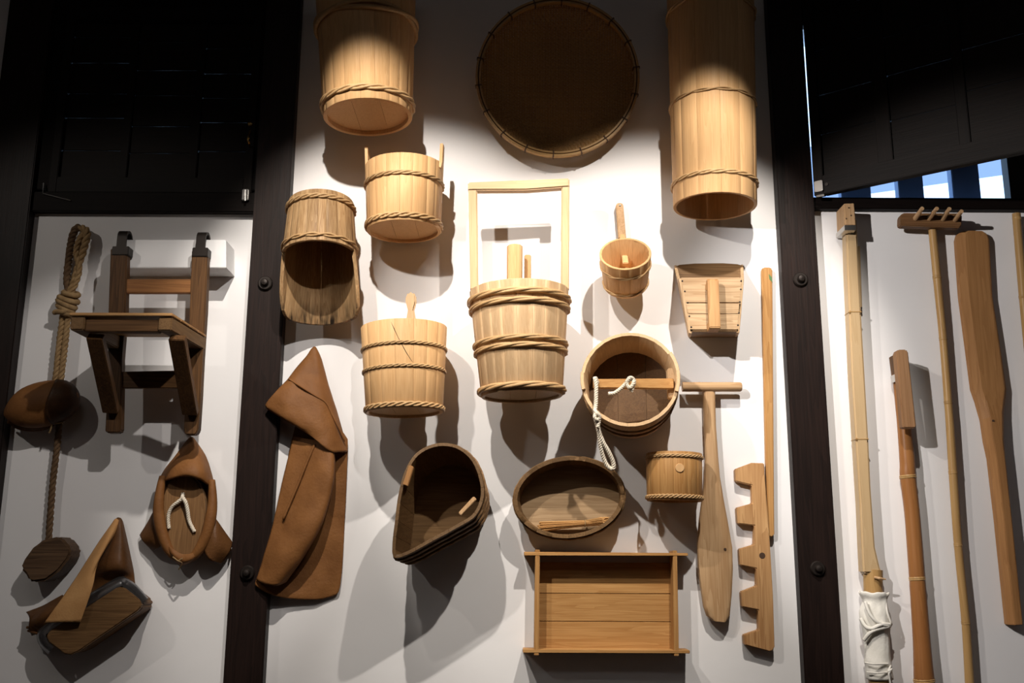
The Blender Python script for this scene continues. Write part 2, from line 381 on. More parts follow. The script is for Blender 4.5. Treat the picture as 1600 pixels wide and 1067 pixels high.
# ------------------------------------------------------------------ stave vessels
def frame_of(B, T):
    z = (T - B).normalized(); r = Vector((0, 1, 0)) if abs(z.y) < .75 else Vector((0, 0, 1))
    y = (r - z * r.dot(z)).normalized(); x = y.cross(z)
    M = Matrix((x, y, z)).transposed().to_4x4(); M.translation = B; return M
def hoop_mesh(r, z, th, strands=3, turns=9, wid=1.0, ph=0):
    mb = MB(); N = 132
    for k in range(strands):
        pts = []
        for i in range(N):
            a = 2 * PI * i / N; p = turns * a + 2 * PI * k / strands + ph
            rr = r + th * .42 + th * .24 * math.cos(p); zz = z + th * .62 * wid * math.sin(p)
            pts.append((rr * math.cos(a), rr * math.sin(a), zz))
        mb.tube(pts, th * .5, 6, True, up=(0, 0, 1))
    return mb
def vessel(name, label, cat, pb, pt, n, thick, hoops, m, base=None, zt=None, zb=None, hm=None, group=None, gap=.0002, basem=None, lid=None, seed=1):
    rnd = random.Random(seed)
    db, dt = pb[2], pt[2]
    if db is None:
        R = .15
        for _ in range(4): R = max(pb[3] * mpp(pb[0], pb[1], R), pt[3] * mpp(pt[0], pt[1], R)) + .008
        db = dt = R
    B, T = P(pb[0], pb[1], db), P(pt[0], pt[1], dt)
    rb, rt = pb[3] * mpp(pb[0], pb[1], db), pt[3] * mpp(pt[0], pt[1], dt); h = (T - B).length
    M = frame_of(B, T); root = thing(name, label, cat, M, group)
    rad = lambda z: rb + (rt - rb) * z / h
    ws = [1 + .5 * rnd.random() for _ in range(n)]; tot = sum(ws); a = rnd.random()
    for wgt in ws:
        a1 = a + 2 * PI * wgt / tot; mid = (a + a1) / 2
        z0 = 0; z1 = h + (zt(mid) if zt else 0)
        rows = []
        for z in (z0, z0 + .0015, z1 - .0015, z1):
            r = rad(z); e = .0012 if z in (z0, z1) else 0
            g = gap / r; k = .0009 / r; o = rnd.random() * 0
            ang = [a + g, a + g + k, a + (a1 - a) * .33, a + (a1 - a) * .67, a1 - g - k, a1 - g]
            ro = [r - .0005 - e] + [r - e + o] * 4 + [r - .0005 - e]
            low = z < h * .5
            def at_(q, t):
                zz = z + (zb(t) if zb and low else 0)
                return ((q + rad(zz) - r) * math.cos(t), (q + rad(zz) - r) * math.sin(t), zz)
            ring = [at_(q, t) for q, t in zip(ro, ang)]
            ring += [at_(r - thick + e, t) for t in (a1 - g, mid, a + g)]
            rows.append(ring)
        MB().loft(rows).obj('stave', m, root, local=True, sharp=40)
        a = a1
    for i, hp in enumerate(hoops):
        z = hp[0] * h; hoop_mesh(rad(z) - .001, z, hp[1] * .86, hp[2] if len(hp) > 2 else 3, hp[3] if len(hp) > 3 else 9, hp[4] if len(hp) > 4 else 1, i).obj('hoop', hm or M_HOOP, root, local=True, sharp=180)
    for nm, q in (('base_board', base), ('lid_board', lid)):
        if q is None: continue
        z, t = q; z = z if nm == 'base_board' else z * h; r = rad(z) - thick + .001; nb_ = 3
        xs = [-r, -r * .3, r * .38, r]
        for i in range(nb_):          # the round is joined from three boards
            x0, x1 = xs[i] + (.0004 if i else 0), xs[i + 1] - (.0004 if i < 2 else 0); K = 14
            top = [(x0 + (x1 - x0) * k / K, math.sqrt(max(0, r * r - (x0 + (x1 - x0) * k / K) ** 2))) for k in range(K + 1)]
            ring = top + [(x, -y) for x, y in reversed(top)]
            ring = [p for j, p in enumerate(ring) if j == 0 or (Vector(p) - Vector(ring[j - 1])).length > 1e-5]
            if (Vector(ring[0]) - Vector(ring[-1])).length < 1e-5: ring.pop()
            MB().loft([[(x, y, z) for x, y in ring], [(x, y, z + t) for x, y in ring]]).obj(nm, basem or m, root, local=True, sharp=40)
    return root, M, rb, rt, h

FR = -PI / 2
def adist(a, b): return abs((a - b + PI) % (2 * PI) - PI)
# 1 large tub, top left of the middle panel
vessel('wooden_tub', 'large closed wooden tub at top left of the middle panel, lit only near its foot', 'tub',
       (575, 184, None, 69), (571, -40, None, 79), 20, .014, [(.07, .012, 3, 6), (.60, .019, 2, 2, 1.1)], pale(), base=(.014, .012), seed=3)
# 3 tall tub
vessel('tall_tub', 'very tall narrow wooden tub hanging mouth down beside the right dark post', 'tub',
       (1117, 323, None, 64.5), (1109, -30, None, 67), 13, .011, [(.085, .0085, 3, 7), (.425, .007, 2, 6), (.83, .010, 2, 5)], honey_p if False else pale(), lid=(.30, .012), basem=umber(), seed=5)
# 4 pail with two ears
r4, *_4 = vessel('eared_pail', 'pale wooden pail with two upright ears, hung under the large closed tub', 'pail',
       (631, 362, None, 57.5), (632, 262, None, 61), 18, .010, [(.075, .0095, 3, 8, 1.2), (.70, .0085, 3, 9)], pale(), base=(.010, .010),
       zt=lambda a: .072 if min(adist(a, 0), adist(a, PI)) < .17 else 0, seed=8)
d4 = -r4.matrix_world.translation.y
board('ear_shoulder', [(574, 252), (595, 240.5), (597, 249), (577, 262)], d4 + .05, d4 + .04, pale('X'), r4, .001)
board('ear_shoulder', [(654, 240.5), (691, 252), (689, 262), (656, 249)], d4 + .05, d4 + .04, pale('X'), r4, .001)
# 5 open-sided scoop tub
def tomi_zb(a):
    f = adist(a, FR)                       # the front staves are cut short
    return .19 if f < 1.40 else .19 * (1 - min(1, (f - 1.40) / .85)) ** 2.6
vessel('scoop_tub', 'stained cut-away wooden tub hung with its dark mouth downward beside the left post', 'tub',
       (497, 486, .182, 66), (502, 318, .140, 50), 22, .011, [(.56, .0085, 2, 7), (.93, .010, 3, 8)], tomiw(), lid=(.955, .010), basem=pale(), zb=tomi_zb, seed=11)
# 6 ladle bucket with paddle grip
r6, M6, *_ = vessel('grip_bucket', 'wooden bucket with one paddle shaped grip at its back, diagonal crack in front', 'bucket',
       (632, 645, None, 60), (631.5, 513, None, 67), 16, .011, [(.035, .0085, 3, 10, 1.2), (.47, .0065, 3, 14), (.73, .0065, 3, 14)], pale(), base=(.008, .010), seed=14)
d6 = .13
board('grip', [(634, 560), (635, 496), (637, 484), (633.5, 470), (634, 461), (638, 456), (645, 456), (650, 461), (650.5, 471), (647, 484), (649, 496), (650, 560)], d6 - .01, d6 - .028, tan(), r6, .005)
ck = MB(); b6 = Vector((0, 0, 0))
def on_front(M, px, py, r0):
    """front surface point of an upright vessel"""
    lo_, hi_ = 0, .6; Mi = M.inverted()
    for _ in range(50):
        c = (lo_ + hi_) / 2; q = Mi @ P(px, py, c)
        rr = r0(q.z)
        if q.y < 0 and q.x ** 2 + q.y ** 2 > rr * rr: hi_ = c
        else: lo_ = c
    return P(px, py, lo_)
rb6, rt6, h6 = _
ck.tube([on_front(M6, x, y, lambda z: rb6 + (rt6 - rb6) * z / h6 - .0004) for x, y in ((611, 503), (616, 514), (622, 527), (628, 538), (635, 551), (642, 562), (648, 570))], [.0004, .0012, .0008, .0012, .0012, .0008, .0003], 6).obj('crack', M_CRACK, r6)
# 7 centre bucket with frame handle
r7, M7, rb7, rt7, h7 = vessel('frame_handle_bucket', 'big wooden bucket mid wall with a tall square frame handle and two thick pegs', 'bucket',
       (815.5, 620, None, 63.5), (811, 456, None, 77.5), 20, .012,
       [(.05, .0140, 3, 4, .62), (.405, .0118, 3, 4, .62), (.475, .0118, 3, 4, .62), (.81, .0125, 3, 4, .62), (.895, .0140, 3, 4, .62)], tan(), base=(.008, .010), seed=21)
d7 = -(M7.translation.y)
hb = board('handle_post', [(731.5, 285), (745.5, 285), (747.5, 452), (734.5, 452)], d7 + .014, d7 - .014, tan(), r7, .003)
board('handle_post', [(877.5, 283), (890, 283), (889.5, 452), (876.5, 452)], d7 + .014, d7 - .014, tan(), r7, .003)
cb = board('handle_bar', [(731, 284.5), (890, 278), (890, 291.5), (822, 296.5), (731, 297)], d7 + .018, d7 - .018, tan('X'), r7, .004)
MB().tube([P(804, 440, d7 + .03), P(804.5, 384, d7 + .03)], 12.8 * mpp(804, 400, d7), 8).obj('peg', pale(), r7, bevel=.003, sharp=20)
MB().tube([P(824.5, 440, d7 - .02), P(824.5, 399, d7 - .02)], 5.8 * mpp(824, 410, d7), 8).obj('peg', pale(), r7, bevel=.002, sharp=20)
# 8 water ladle
r8, M8, *_8 = vessel('water_ladle', 'small round wooden ladle tilted toward the room, its handle running up the wall', 'ladle',
       (977.5, 445, .062, 34), (977, 396, .168, 40.5), 12, .008, [(.10, .0055, 2, 6), (.68, .006, 2, 5)], pale(), base=(.012, .008), seed=25)
board('handle', [(962.5, 320), (964.5, 317), (972, 317), (974, 320), (978.5, 372), (966.5, 372)], .026, .006, beech(), r8, .002)
hp8 = MB().beam(P(972, 368, .018), P(977.5, 414, .092), .019, .016, (0, -1, 0)); hp8.obj('handle_tenon', pale(), r8, bevel=.002)
MB().lathe(P(968.8, 321, .026), (0, -1, 0), [(0, .004), (.002, .0035), (.003, .001)], 10).obj('nail', M_STEEL, r8)
# 10 open bucket with crossbar and rope
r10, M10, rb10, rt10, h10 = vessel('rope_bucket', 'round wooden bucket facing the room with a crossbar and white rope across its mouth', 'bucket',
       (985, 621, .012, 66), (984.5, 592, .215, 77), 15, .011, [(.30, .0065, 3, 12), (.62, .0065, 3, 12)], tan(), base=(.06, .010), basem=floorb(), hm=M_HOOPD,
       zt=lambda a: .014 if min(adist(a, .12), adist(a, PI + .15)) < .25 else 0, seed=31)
board('crossbar', [(927, 592), (1053, 591), (1053, 607), (927, 606)], .212, .194, honey('X'), r10, .002)
board('ear_bracket', [(1043, 575), (1058, 575), (1058, 622), (1045, 622)], .19, .155, tan('Z'), r10, .003)
rp = MB(); D = .225
rope(rp, [P(934, 600, .205), P(930, 591, .222), P(931.5, 605, D), P(931, 630, D), P(930, 645, D + .005), P(935, 670, D - .01), P(938, 695, .2), P(944, 718, .185), P(951, 730, .18), P(958, 732, .18), P(958, 722, .185), P(951, 706, .195), P(942, 690, .205), P(935, 672, .215), P(931, 655, D)], .0068, .022)
rp.obj('hanging_rope', M_ROPEW, r10, sharp=180)
rp = MB(); rope(rp, [P(929, 640, D + .006), P(933, 646, D + .016), P(937, 651, D + .01), P(933, 656, D + .012), P(929, 651, D + .014), P(933, 645, D + .01), P(936, 656, D + .008), P(934, 668, D + .004)], .006, .02)
rp.obj('rope_knot', M_ROPEW, r10, sharp=180)
rp = MB(); rope(rp, [P(951, 615, .226), P(960, 614, .228), P(971, 606, .23), P(981, 596, .232), P(987, 591, .228), P(990, 598, .236), P(984, 606, .236), P(979, 598, .236), P(985, 590, .238), P(991, 596, .226), P(988, 607, .23), P(986, 612, .228)], .0062, .02)
rp.obj('bar_knot', M_ROPEW, r10, sharp=180)
# 14 small barrel
r14, M14, rb14, rt14, h14 = vessel('small_keg', 'small squat wooden keg with a plugged round hole, hung left of the paddle shaft', 'keg',
       (1054, 783, None, 43), (1053, 709, None, 43.5), 12, .009, [(.07, .0065, 3, 13, 1.2), (.91, .006, 3, 13)], honey(), base=(.006, .008), lid=(.86, .008), seed=37)
c14 = on_front(M14, 1062, 731, lambda z: rb14)
MB().lathe(c14 + Vector((0, .004, 0)), (0, -1, 0), [(0, .0135), (.0065, .0135), (.0075, .0125)], 20).obj('plug', pale(), r14)

def ring_vessel(name, label, cat, top, bot, n, thick, m, hoops, basef, hm, basem, rim=.0, sub=3, lab=None):
    """vessel of staves over any closed outline; top, bot: (px, py, d) control points"""
    N = n * sub; A = spline([P(*p) for p in top], N, True); Bq = spline([P(*p) for p in bot], N, True)
    cen = sum(Bq, Vector()) / N; root = thing(name, label, cat, cen)
    ax = (sum(A, Vector()) / N - cen).normalized()
    def off(R, t):
        out = []
        for i in range(N):
            tg = (R[(i + 1) % N] - R[i - 1]).normalized(); nn = tg.cross(ax).normalized()
            if nn.dot(R[i] - sum(R, Vector()) / N) < 0: nn = -nn
            out.append(R[i] + nn * t)
        return out
    Ai, Bi = off(A, -thick), off(Bq, -thick)
    for k in range(n):
        idx = [(k * sub + j) % N for j in range(sub + 1)]
        e = .03
        def ln(R, j):
            return R[idx[j]]
        def shr(R):
            q = [R[j].copy() for j in idx]
            q[0] = q[0].lerp(q[1], .004); q[-1] = q[-1].lerp(q[-2], .004); return q
        o1, o0, i1, i0 = shr(A), shr(Bq), shr(Ai), shr(Bi)
        MB().loft([o0 + i0[::-1], o1 + i1[::-1]]).obj('stave', m, root, bevel=.0006, seg=1, sharp=40)
    for fz, th, turns in hoops:
        R = off([b.lerp(a, fz) for a, b in zip(A, Bq)], th * .5); mb = MB()
        for s in range(2):
            mb.tube([R[i] + ax * (th * .55 * math.sin(turns * 2 * PI * i / N + PI * s)) + (R[i] - cen).normalized() * (th * .25 * math.cos(turns * 2 * PI * i / N + PI * s)) for i in range(N)], th * .55, 6, True, up=ax)
        mb.obj('hoop', hm, root, sharp=180)
    R0 = off([b.lerp(a, basef) for a, b in zip(A, Bq)], -thick * .9); R1 = [p + ax * .01 for p in R0]
    MB().loft([R0, R1]).obj('base_board', basem, root, sharp=40)
    return root, A, Ai, ax
# 15 oval tub
to = [(889 + 87 * math.cos(t), 777 - 64 * math.sin(t) - 4 * math.cos(t), .098 + .012 * math.sin(t)) for t in [2 * PI * k / 16 for k in range(16)]]
bo = [(891 + 82 * math.cos(t), 782 - 59 * math.sin(t) - 4 * math.cos(t), .012) for t in [2 * PI * k / 16 for k in range(16)]]
r15, A15, Ai15, ax15 = ring_vessel('oval_tub', 'shallow dark oval wooden tub tilted down, holding a bundle of split sticks', 'tub', to, bo, 20, .0125, umber('Y'), [(.35, .006, 10), (.80, .005, 10)], .10, M_HOOPD, greyold('X'))
bd = thing('stick_bundle', 'bundle of thin split bamboo sticks lying inside the oval tub', 'sticks', P(893, 822, .05))
st = MB(); rnd = random.Random(5)
for k in range(34):
    a = rnd.random() * 2 * PI; q = math.sqrt(rnd.random()); u, v = q * math.cos(a), q * math.sin(a)
    st.tube([P(838 + rnd.random() * 10 + abs(v) * 5, 823 + 7.5 * v, .052 + .008 * u), P(880, 820 + 5.5 * v, .052 + .008 * u), P(914, 817.5 + 4 * v, .052 + .006 * u), P(940 + rnd.random() * 12, 814 + 6 * v, .052 + .007 * u)], .0018, 4)
o = st.obj('sticks', honey('X'), bd, smooth=False); o['kind'] = 'stuff'
MB().tube([P(914 + .6 * math.sin(t), 817.5 + 5.2 * math.cos(t), .052 + .011 * math.sin(t)) for t in [2 * PI * k / 16 for k in range(16)]], .0014, 5, True).obj('tie', M_ROPED, bd)
# 17 teardrop pouring tub
tt = [(616, 871, .235), (613, 850, .232), (617, 815, .225), (622, 775, .216), (632, 737, .205), (650, 708, .198), (680, 693, .195), (713, 695, .195), (739, 714, .20), (753, 744, .208), (756, 776, .216), (743, 806, .224), (712, 826, .229), (675, 846, .233), (638, 866, .236)]
cx, cy = 694, 778
bt = [(709 + (x - cx) * .86, 800 + (y - cy) * .86, .015) for x, y, d in tt]
r17, A17, Ai17, ax17 = ring_vessel('pouring_tub', 'dark teardrop shaped wooden tub with a pointed pouring lip, facing the room', 'tub', tt, bt, 22, .010, deepb('Y'), [(.25, .007, 12), (.55, .007, 12), (.85, .0065, 12)], .08, M_HOOPD, wood('pouring_floor', (.20, .115, .05), (.11, .06, .025), 'X'))
board('rim_block', [(629, 757), (639, 726), (646.5, 729), (637, 760)], .222, .19, oar(), r17, .002)
board('rim_block', [(716, 801), (740, 775), (745, 780), (720, 806)], .232, .20, beech(), r17, .002)

# ------------------------------------------------------------------ 2 bamboo winnowing tray
tc_ = P(871, 121, .09); s2 = mpp(871, 121, .09); RT = 126 * s2
nz = Vector((0, -math.cos(math.radians(7)), -math.sin(math.radians(7))))   # leans out at the top
ty = Vector((0, 0, 1)); ty = (ty - nz * ty.dot(nz)).normalized(); tx_ = ty.cross(nz)
MT = Matrix((tx_, ty, nz)).transposed().to_4x4(); MT.translation = tc_
r2 = thing('winnowing_basket', 'large round woven bamboo winnowing basket at the top centre of the wall', 'basket', MT)
dep = .05
def dish(r): q = r / RT; return -dep * (1 - max(0, (q - .55) / .45) ** 2) if q > .55 else -dep
def weave(nl, half, vert, lift, jitter):
    mb = MB(); rn = random.Random(2 + vert)
    for k in range(nl):
        c = -RT + 2 * RT * (k + .5) / nl + (rn.random() - .5) * jitter
        L = math.sqrt(max(0, RT * RT - c * c)) - .004
        if L < .02: continue
        m_ = 44; rows = []
        for i in range(m_ + 1):
            a = -L + 2 * L * i / m_; r = math.hypot(a, c); z = dish(min(r, RT)) + lift + .0009 * (1 if (i + k) % 2 else -1)
            q = [(a, c - half), (a, c + half)] if not vert else [(c - half, a), (c + half, a)]
            rows.append([(x, y, z) for x, y in q])
        mb.loft(rows, False, False)
    return mb
M_WEAVE = wood('woven_bamboo', (.42, .235, .085), (.22, .115, .04), 'X', rough=.5)
M_WEAVE2 = wood('woven_ribs', (.42, .235, .085), (.22, .115, .04), 'Y', rough=.5)
o = weave(104, RT / 104 * .93, 0, 0, .0006).obj('woven_strips', M_WEAVE, r2, local=True, smooth=False); o['kind'] = 'stuff'
o = weave(62, RT / 62 * .80, 1, .0002, .0012).obj('woven_ribs', M_WEAVE2, r2, local=True, smooth=False); o['kind'] = 'stuff'
M_RIM = bamboo('gold', 'X')
for rr, z, hw_, th in ((RT, .002, .0125, .0035), (RT - .0105, .001, .0115, .003)):
    mb = MB(); rows = []
    for i in range(97):
        a = 2 * PI * i / 96; c, s = math.cos(a), math.sin(a)
        rows.append([((rr + u) * c, (rr + u) * s, z + v) for u, v in ((-th, -hw_), (th, -hw_), (th * 1.3, 0), (th, hw_), (-th, hw_))])
    mb.loft(rows, True, False).obj('rim_hoop', M_RIM, r2, local=True, sharp=50)
bind0 = None
for k in range(18):
    a = 2 * PI * (k + .35) / 18
    if bind0 is None:
        bind0 = MB().loft([[(RT + u, y, v) for u, v in ((-.017, -.013), (.0065, -.013), (.0075, .003), (.0065, .0155), (-.016, .0145))] for y in (-.0022, .0022)]).obj('binding', M_CRACK, r2, local=True)
        o = bind0
    else: o = bind0.copy(); COL.objects.link(o)
    o.matrix_local = Matrix.Rotation(a, 4, 'Z')

# ------------------------------------------------------------------ 9 box scoop
DS = .15
r9 = thing('box_scoop', 'wedge shaped wooden box scoop with an upright grip on its boarded front', 'scoop', P(1111, 525, 0))
board('back_board', [(1054, 417), (1062, 413.5), (1085, 411.5), (1130, 411), (1152, 412.5), (1161, 415), (1153, 526), (1079, 526)], .018, .002, umber('X'), r9, .0015)
def sidep(pts):    # pts: list of (px,py,d) two rings for a side board
    return [P(*p) for p in pts]
def side(x_out):
    s = 1 if x_out > 0 else -1
    if s < 0: f = [(1060.5, 435, DS), (1076.5, 521, DS), (1075, 527, .002), (1053, 414, .002)]; g = (5.5, 0)
    else: f = [(1162.5, 435, DS), (1155.5, 520, DS), (1152, 527, .002), (1161.5, 413, .002)]; g = (-5.5, 0)
    a = [P(*p) for p in f]; b = [p + Vector((.010 * -s, 0, 0)) for p in a]
    # curved upper edge
    MB().loft([[a[0], a[1], a[2], a[3], a[3].lerp(a[0], .25) + Vector((0, 0, -.012)), a[3].lerp(a[0], .7) + Vector((0, 0, -.016))], [b[0], b[1], b[2], b[3], b[3].lerp(b[0], .25) + Vector((0, 0, -.012)), b[3].lerp(b[0], .7) + Vector((0, 0, -.016))]]).obj('side_board', scoopw('Z'), r9, bevel=.0015)
side(-1); side(1)
board('front_board', [(1064, 433.5), (1160, 433.5), (1158.5, 472.3), (1071, 472.3)], DS, DS - .011, scoopw('X'), r9, .001)
board('front_board', [(1071.2, 473.7), (1158.4, 473.7), (1156, 490), (1074, 490)], DS, DS - .011, scoopw('X'), r9, .001)
board('front_board', [(1074.1, 490.6), (1156, 490.6), (1154, 518), (1078.5, 518)], DS, DS - .011, scoopw('X'), r9, .001)
bt_ = [P(1078, 518.5, DS), P(1154, 518.5, DS), P(1151, 527, .004), P(1080, 527, .004)]
MB().loft([bt_, [p + Vector((0, 0, .01)) for p in bt_]]).obj('bottom_board', umber('X'), r9, bevel=.001)
g9 = [(-.002, 437), (.045, 433)]
gp = MB(); yf, yb = DS + .042, DS
zs_ = [Z(1116, 434, yf), Z(1116, 513, yf)]; x0, x1 = X(1107, 470, yf), X(1124.5, 470, yf)
prof = [(-yb, zs_[0] - .012), (-yf + .012, zs_[0]), (-yf, zs_[0] - .008), (-yf, zs_[1] + .004), (-yf + .004, zs_[1]), (-yb, zs_[1] - .004), (-yb, zs_[1] + .022), (-yf + .02, zs_[1] + .028), (-yf + .02, zs_[0] - .036), (-yb, zs_[0] - .03)]
gp.loft([[(x0, y, z) for y, z in prof], [(x1, y, z) for y, z in prof]]).obj('grip', rakewood(), r9, bevel=.002)
for x, y in ((1066, 439), (1070, 455), (1074.5, 473), (1077, 494), (1080, 511), (1158, 439), (1157.5, 452), (1156, 472), (1154.5, 489), (1153, 508)):
    MB().lathe(P(x, y, DS), (0, -1, 0), [(-.001, .0032), (.001, .0028), (.0015, .001)], 8).obj('nail', M_IRON, r9)

# ------------------------------------------------------------------ 12 T paddle
r12 = thing('t_handle_paddle', 'pale wooden paddle with a round T handle, blade down, between keg and toothed board', 'paddle', P(1118, 970, 0))
MB().tube([P(1066, 604.5, .040), P(1156, 604.5, .040), P(1158.5, 604.5, .040)], [7.6 * mpp(1110, 604, .04), 7.6 * mpp(1110, 604, .04), 6.4 * mpp(1110, 604, .04)], 16).obj('t_handle', beech('X'), r12)
L12 = [(1098.5, 609), (1100, 665), (1102, 715), (1100, 755), (1094, 800), (1089.5, 850), (1090.5, 885), (1094, 915), (1099, 948), (1104, 962), (1114, 970)]
R12 = [(1134, 972), (1141, 960), (1144, 930), (1146, 890), (1145, 855), (1138, 815), (1131, 778), (1125, 745), (1122, 715), (1118.5, 665), (1117, 609)]
rows = []
for (lx_, ly), (rx_, ry) in zip(L12, R12[::-1]):
    t_ = min(1, max(0, (ly - 700) / 150)); df = .046 - .006 * t_; db = .006
    l, r = P(lx_, ly, .03), P(rx_, ry, .03); n_ = 14; ring = []
    for k in range(n_):
        a = 2 * PI * k / n_; q = math.copysign(abs(math.cos(a)) ** .55, math.cos(a)); v = math.copysign(abs(math.sin(a)) ** .55, math.sin(a))
        ring.append(l.lerp(r, .5 + .5 * q) * 1.0 + Vector((0, -(df + db) / 2 + .03 - (df - db) / 2 * v, 0)))
    rows.append(ring)
MB().loft(rows).obj('blade', beech(), r12, sharp=50)
MB().lathe(P(1133, 858, .0405), (0, -1, 0), [(-.004, .0042), (.0004, .0042), (.0005, .0015)], 12).obj('blade_hole', M_CRACK, r12)

# ------------------------------------------------------------------ 13 toothed rake board
r13 = thing('toothed_rake', 'pale wooden board with five square teeth, fixed to a long square pole', 'rake', P(1195, 1015, 0))
tooth = [(1194, 723.5), (1174, 723), (1149, 732.5), (1150, 752), (1175, 758), (1176, 786), (1151, 793), (1153, 818), (1179, 821), (1178.5, 850.5), (1155, 857.5), (1157, 883), (1181.5, 888), (1182.5, 915), (1158, 924.5), (1160, 948), (1185, 953), (1186, 984), (1162, 992), (1164, 1007.5), (1203, 1018), (1208, 1016), (1210.5, 1010), (1208, 930), (1202, 830), (1197, 770)]
board('toothed_board', tooth, .032, .002, rakewood(), r13, .0025)
board('pole', [(1190.5, 420), (1193, 417.5), (1204, 417.5), (1207, 420), (1210.2, 836), (1207, 839), (1200, 838)], .026, .004, honey(), r13, .003)
board('leaf_mark', [(1201, 428), (1206, 433), (1207, 441), (1202, 436)], .0268, .0258, mat('green_mark', (.08, .16, .05)), r13, 0)
MB().lathe(P(1191, 868, .0322), (0, -1, 0), [(-.004, .0095), (.0003, .0095), (.0004, .004)], 18).obj('peg_hole', M_CRACK, r13)

# ------------------------------------------------------------------ 16 tray box
r16 = thing('tray_box', 'shallow rectangular wooden tray with crossing frame ends, low on the middle panel', 'tray', P(950, 1018, 0))
DT = .075
board('frame_rail', [(819, 862), (1075, 864), (1075, 868.5), (819, 868)], DT, .002, honey('X'), r16, .0012)
board('frame_rail', [(817, 1014.5), (1078, 1016), (1078, 1021), (817, 1020)], DT, .002, honey('X'), r16, .0012)
board('frame_side', [(836.5, 858.5), (843.5, 858.5), (842, 1024), (834.5, 1024)], DT - .001, .002, honey(), r16, .0012)
board('frame_side', [(1051.5, 860), (1058, 860), (1061, 1025), (1053.5, 1025)], DT - .001, .002, honey(), r16, .0012)
zf = [Z(950, y, .014) for y in (879, 927.6, 971.3, 1016)]; xf0, xf1 = X(842, 940, .04), X(1054, 940, .04)
for k in range(3):
    MB().box(xf0, xf1, -.014, -.002, zf[k + 1] + .0012, zf[k]).obj('tray_board', honey('X'), r16, bevel=.001)

# ------------------------------------------------------------------ 18 leather apron
r18 = thing('leather_apron', 'long brown leather apron folded over at the top, hanging by the left post', 'apron', P(470, 930, 0))
sheet('back_layer', [
 [(462, 664, .012), (480, 664, .016), (500, 664, .02), (520, 668, .022), (534, 674, .020), (543, 686, .012)],
 [(452, 706, .012), (470, 706, .018), (490, 706, .02), (513, 706, .022), (530, 706, .022), (543, 706, .012)],
 [(439, 768, .040), (456, 768, .028), (476, 768, .02), (503, 768, .016), (523, 766, .014), (541, 766, .010)],
 [(424, 828, .050), (444, 830, .040), (467, 830, .02), (490, 830, .014), (512, 828, .012), (538, 826, .010)],
 [(409, 880, .054), (429, 884, .045), (450, 886, .03), (474, 888, .018), (503, 886, .014), (535, 884, .010)],
 [(399, 910, .056), (414, 920, .052), (440, 928, .036), (465, 931, .022), (500, 931, .016), (530, 922, .010)],
 [(403, 914, .054), (418, 924, .048), (441, 931, .034), (466, 934, .020), (500, 934, .014), (522, 929, .010)]], M_LEATH, r18, .005, 2, .008)
sheet('rolled_front', [
 [(459, 682, .030), (480, 686, .045), (503, 690, .062), (517, 696, .066), (521, 700, .040)],
 [(448, 726, .038), (470, 728, .055), (497, 729, .076), (519, 730, .078), (523, 731, .042)],
 [(438, 768, .046), (460, 770, .062), (490, 770, .084), (514, 768, .084), (518, 767, .046)],
 [(426, 822, .056), (448, 827, .078), (474, 828, .092), (498, 822, .086), (502, 820, .046)],
 [(413, 868, .060), (431, 874, .084), (452, 876, .092), (472, 869, .080), (476, 867, .044)],
 [(401, 906, .060), (415, 913, .076), (430, 915, .076), (444, 910, .060), (447, 908, .040)]], M_LEATH, r18, .005, 2, .007)
MB().tube(spline([P(492, 694, .062), P(478, 726, .066), P(466, 756, .070), P(454, 784, .074), P(442, 812, .078)], 30), [.0045] * 29 + [.001], 8).obj('seam_ridge', M_LEATH, r18, sharp=180)
sheet('top_fold', [
 [(451, 592, .030), (464, 575, .030), (478, 558, .030), (490, 542, .028), (496, 548, .022), (502, 562, .014)],
 [(434, 610, .066), (454, 600, .066), (476, 592, .055), (496, 588, .045), (507, 593, .030), (513, 603, .014)],
 [(416, 630, .072), (444, 628, .084), (473, 626, .080), (500, 626, .068), (517, 632, .040), (526, 644, .014)],
 [(417, 637, .070), (446, 652, .090), (478, 664, .088), (506, 668, .078), (525, 672, .050), (536, 680, .014)],
 [(420, 640, .060), (450, 658, .075), (482, 678, .080), (514, 704, .080), (532, 706, .050), (543, 706, .014)]], M_LEATH, r18, .005, 2, .010)
MB().tube(spline([P(451, 592, .058), P(470, 604, .076), P(492, 618, .074), P(509, 629, .060), P(518, 646, .055), (P(529, 668, .050)), P(539, 690, .036)], 34), [.003] * 33 + [.001], 8).obj('seam_ridge', M_LEATH, r18, sharp=180)

# ------------------------------------------------------------------ 19 leather bag with board
r19 = thing('leather_wrapped_float', 'brown leather hood wrapped round an oval wooden plate with a short white cord', 'bag', P(290, 875, 0))
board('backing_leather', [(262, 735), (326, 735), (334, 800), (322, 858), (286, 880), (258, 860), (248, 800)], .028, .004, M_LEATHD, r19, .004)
ov = [(287 + 34 * math.copysign(abs(math.cos(t)) ** .8, math.cos(t)), 808 - 66 * math.copysign(abs(math.sin(t)) ** .85, math.sin(t))) for t in [2 * PI * k / 28 for k in range(28)]]
board('oval_plate', ov, .062, .026, wood('plate_wood', (.27, .145, .06), (.15, .075, .03)), r19, .004)
sheet('hood', [
 [(293, 688, .016), (296, 685, .026), (299, 683, .030), (302, 685, .026), (305, 689, .016)],
 [(275, 712, .018), (287, 707, .050), (299, 705, .060), (311, 708, .050), (321, 714, .016)],
 [(256, 736, .020), (271, 731, .082), (293, 728, .102), (316, 732, .085), (331, 744, .018)],
 [(251, 752, .030), (266, 747, .092), (290, 741, .112), (314, 747, .095), (334, 762, .024)],
 [(256, 752, .050), (268, 746, .078), (290, 743, .092), (312, 748, .080), (330, 762, .045)]], M_LEATH, r19, .005, 2, .008)
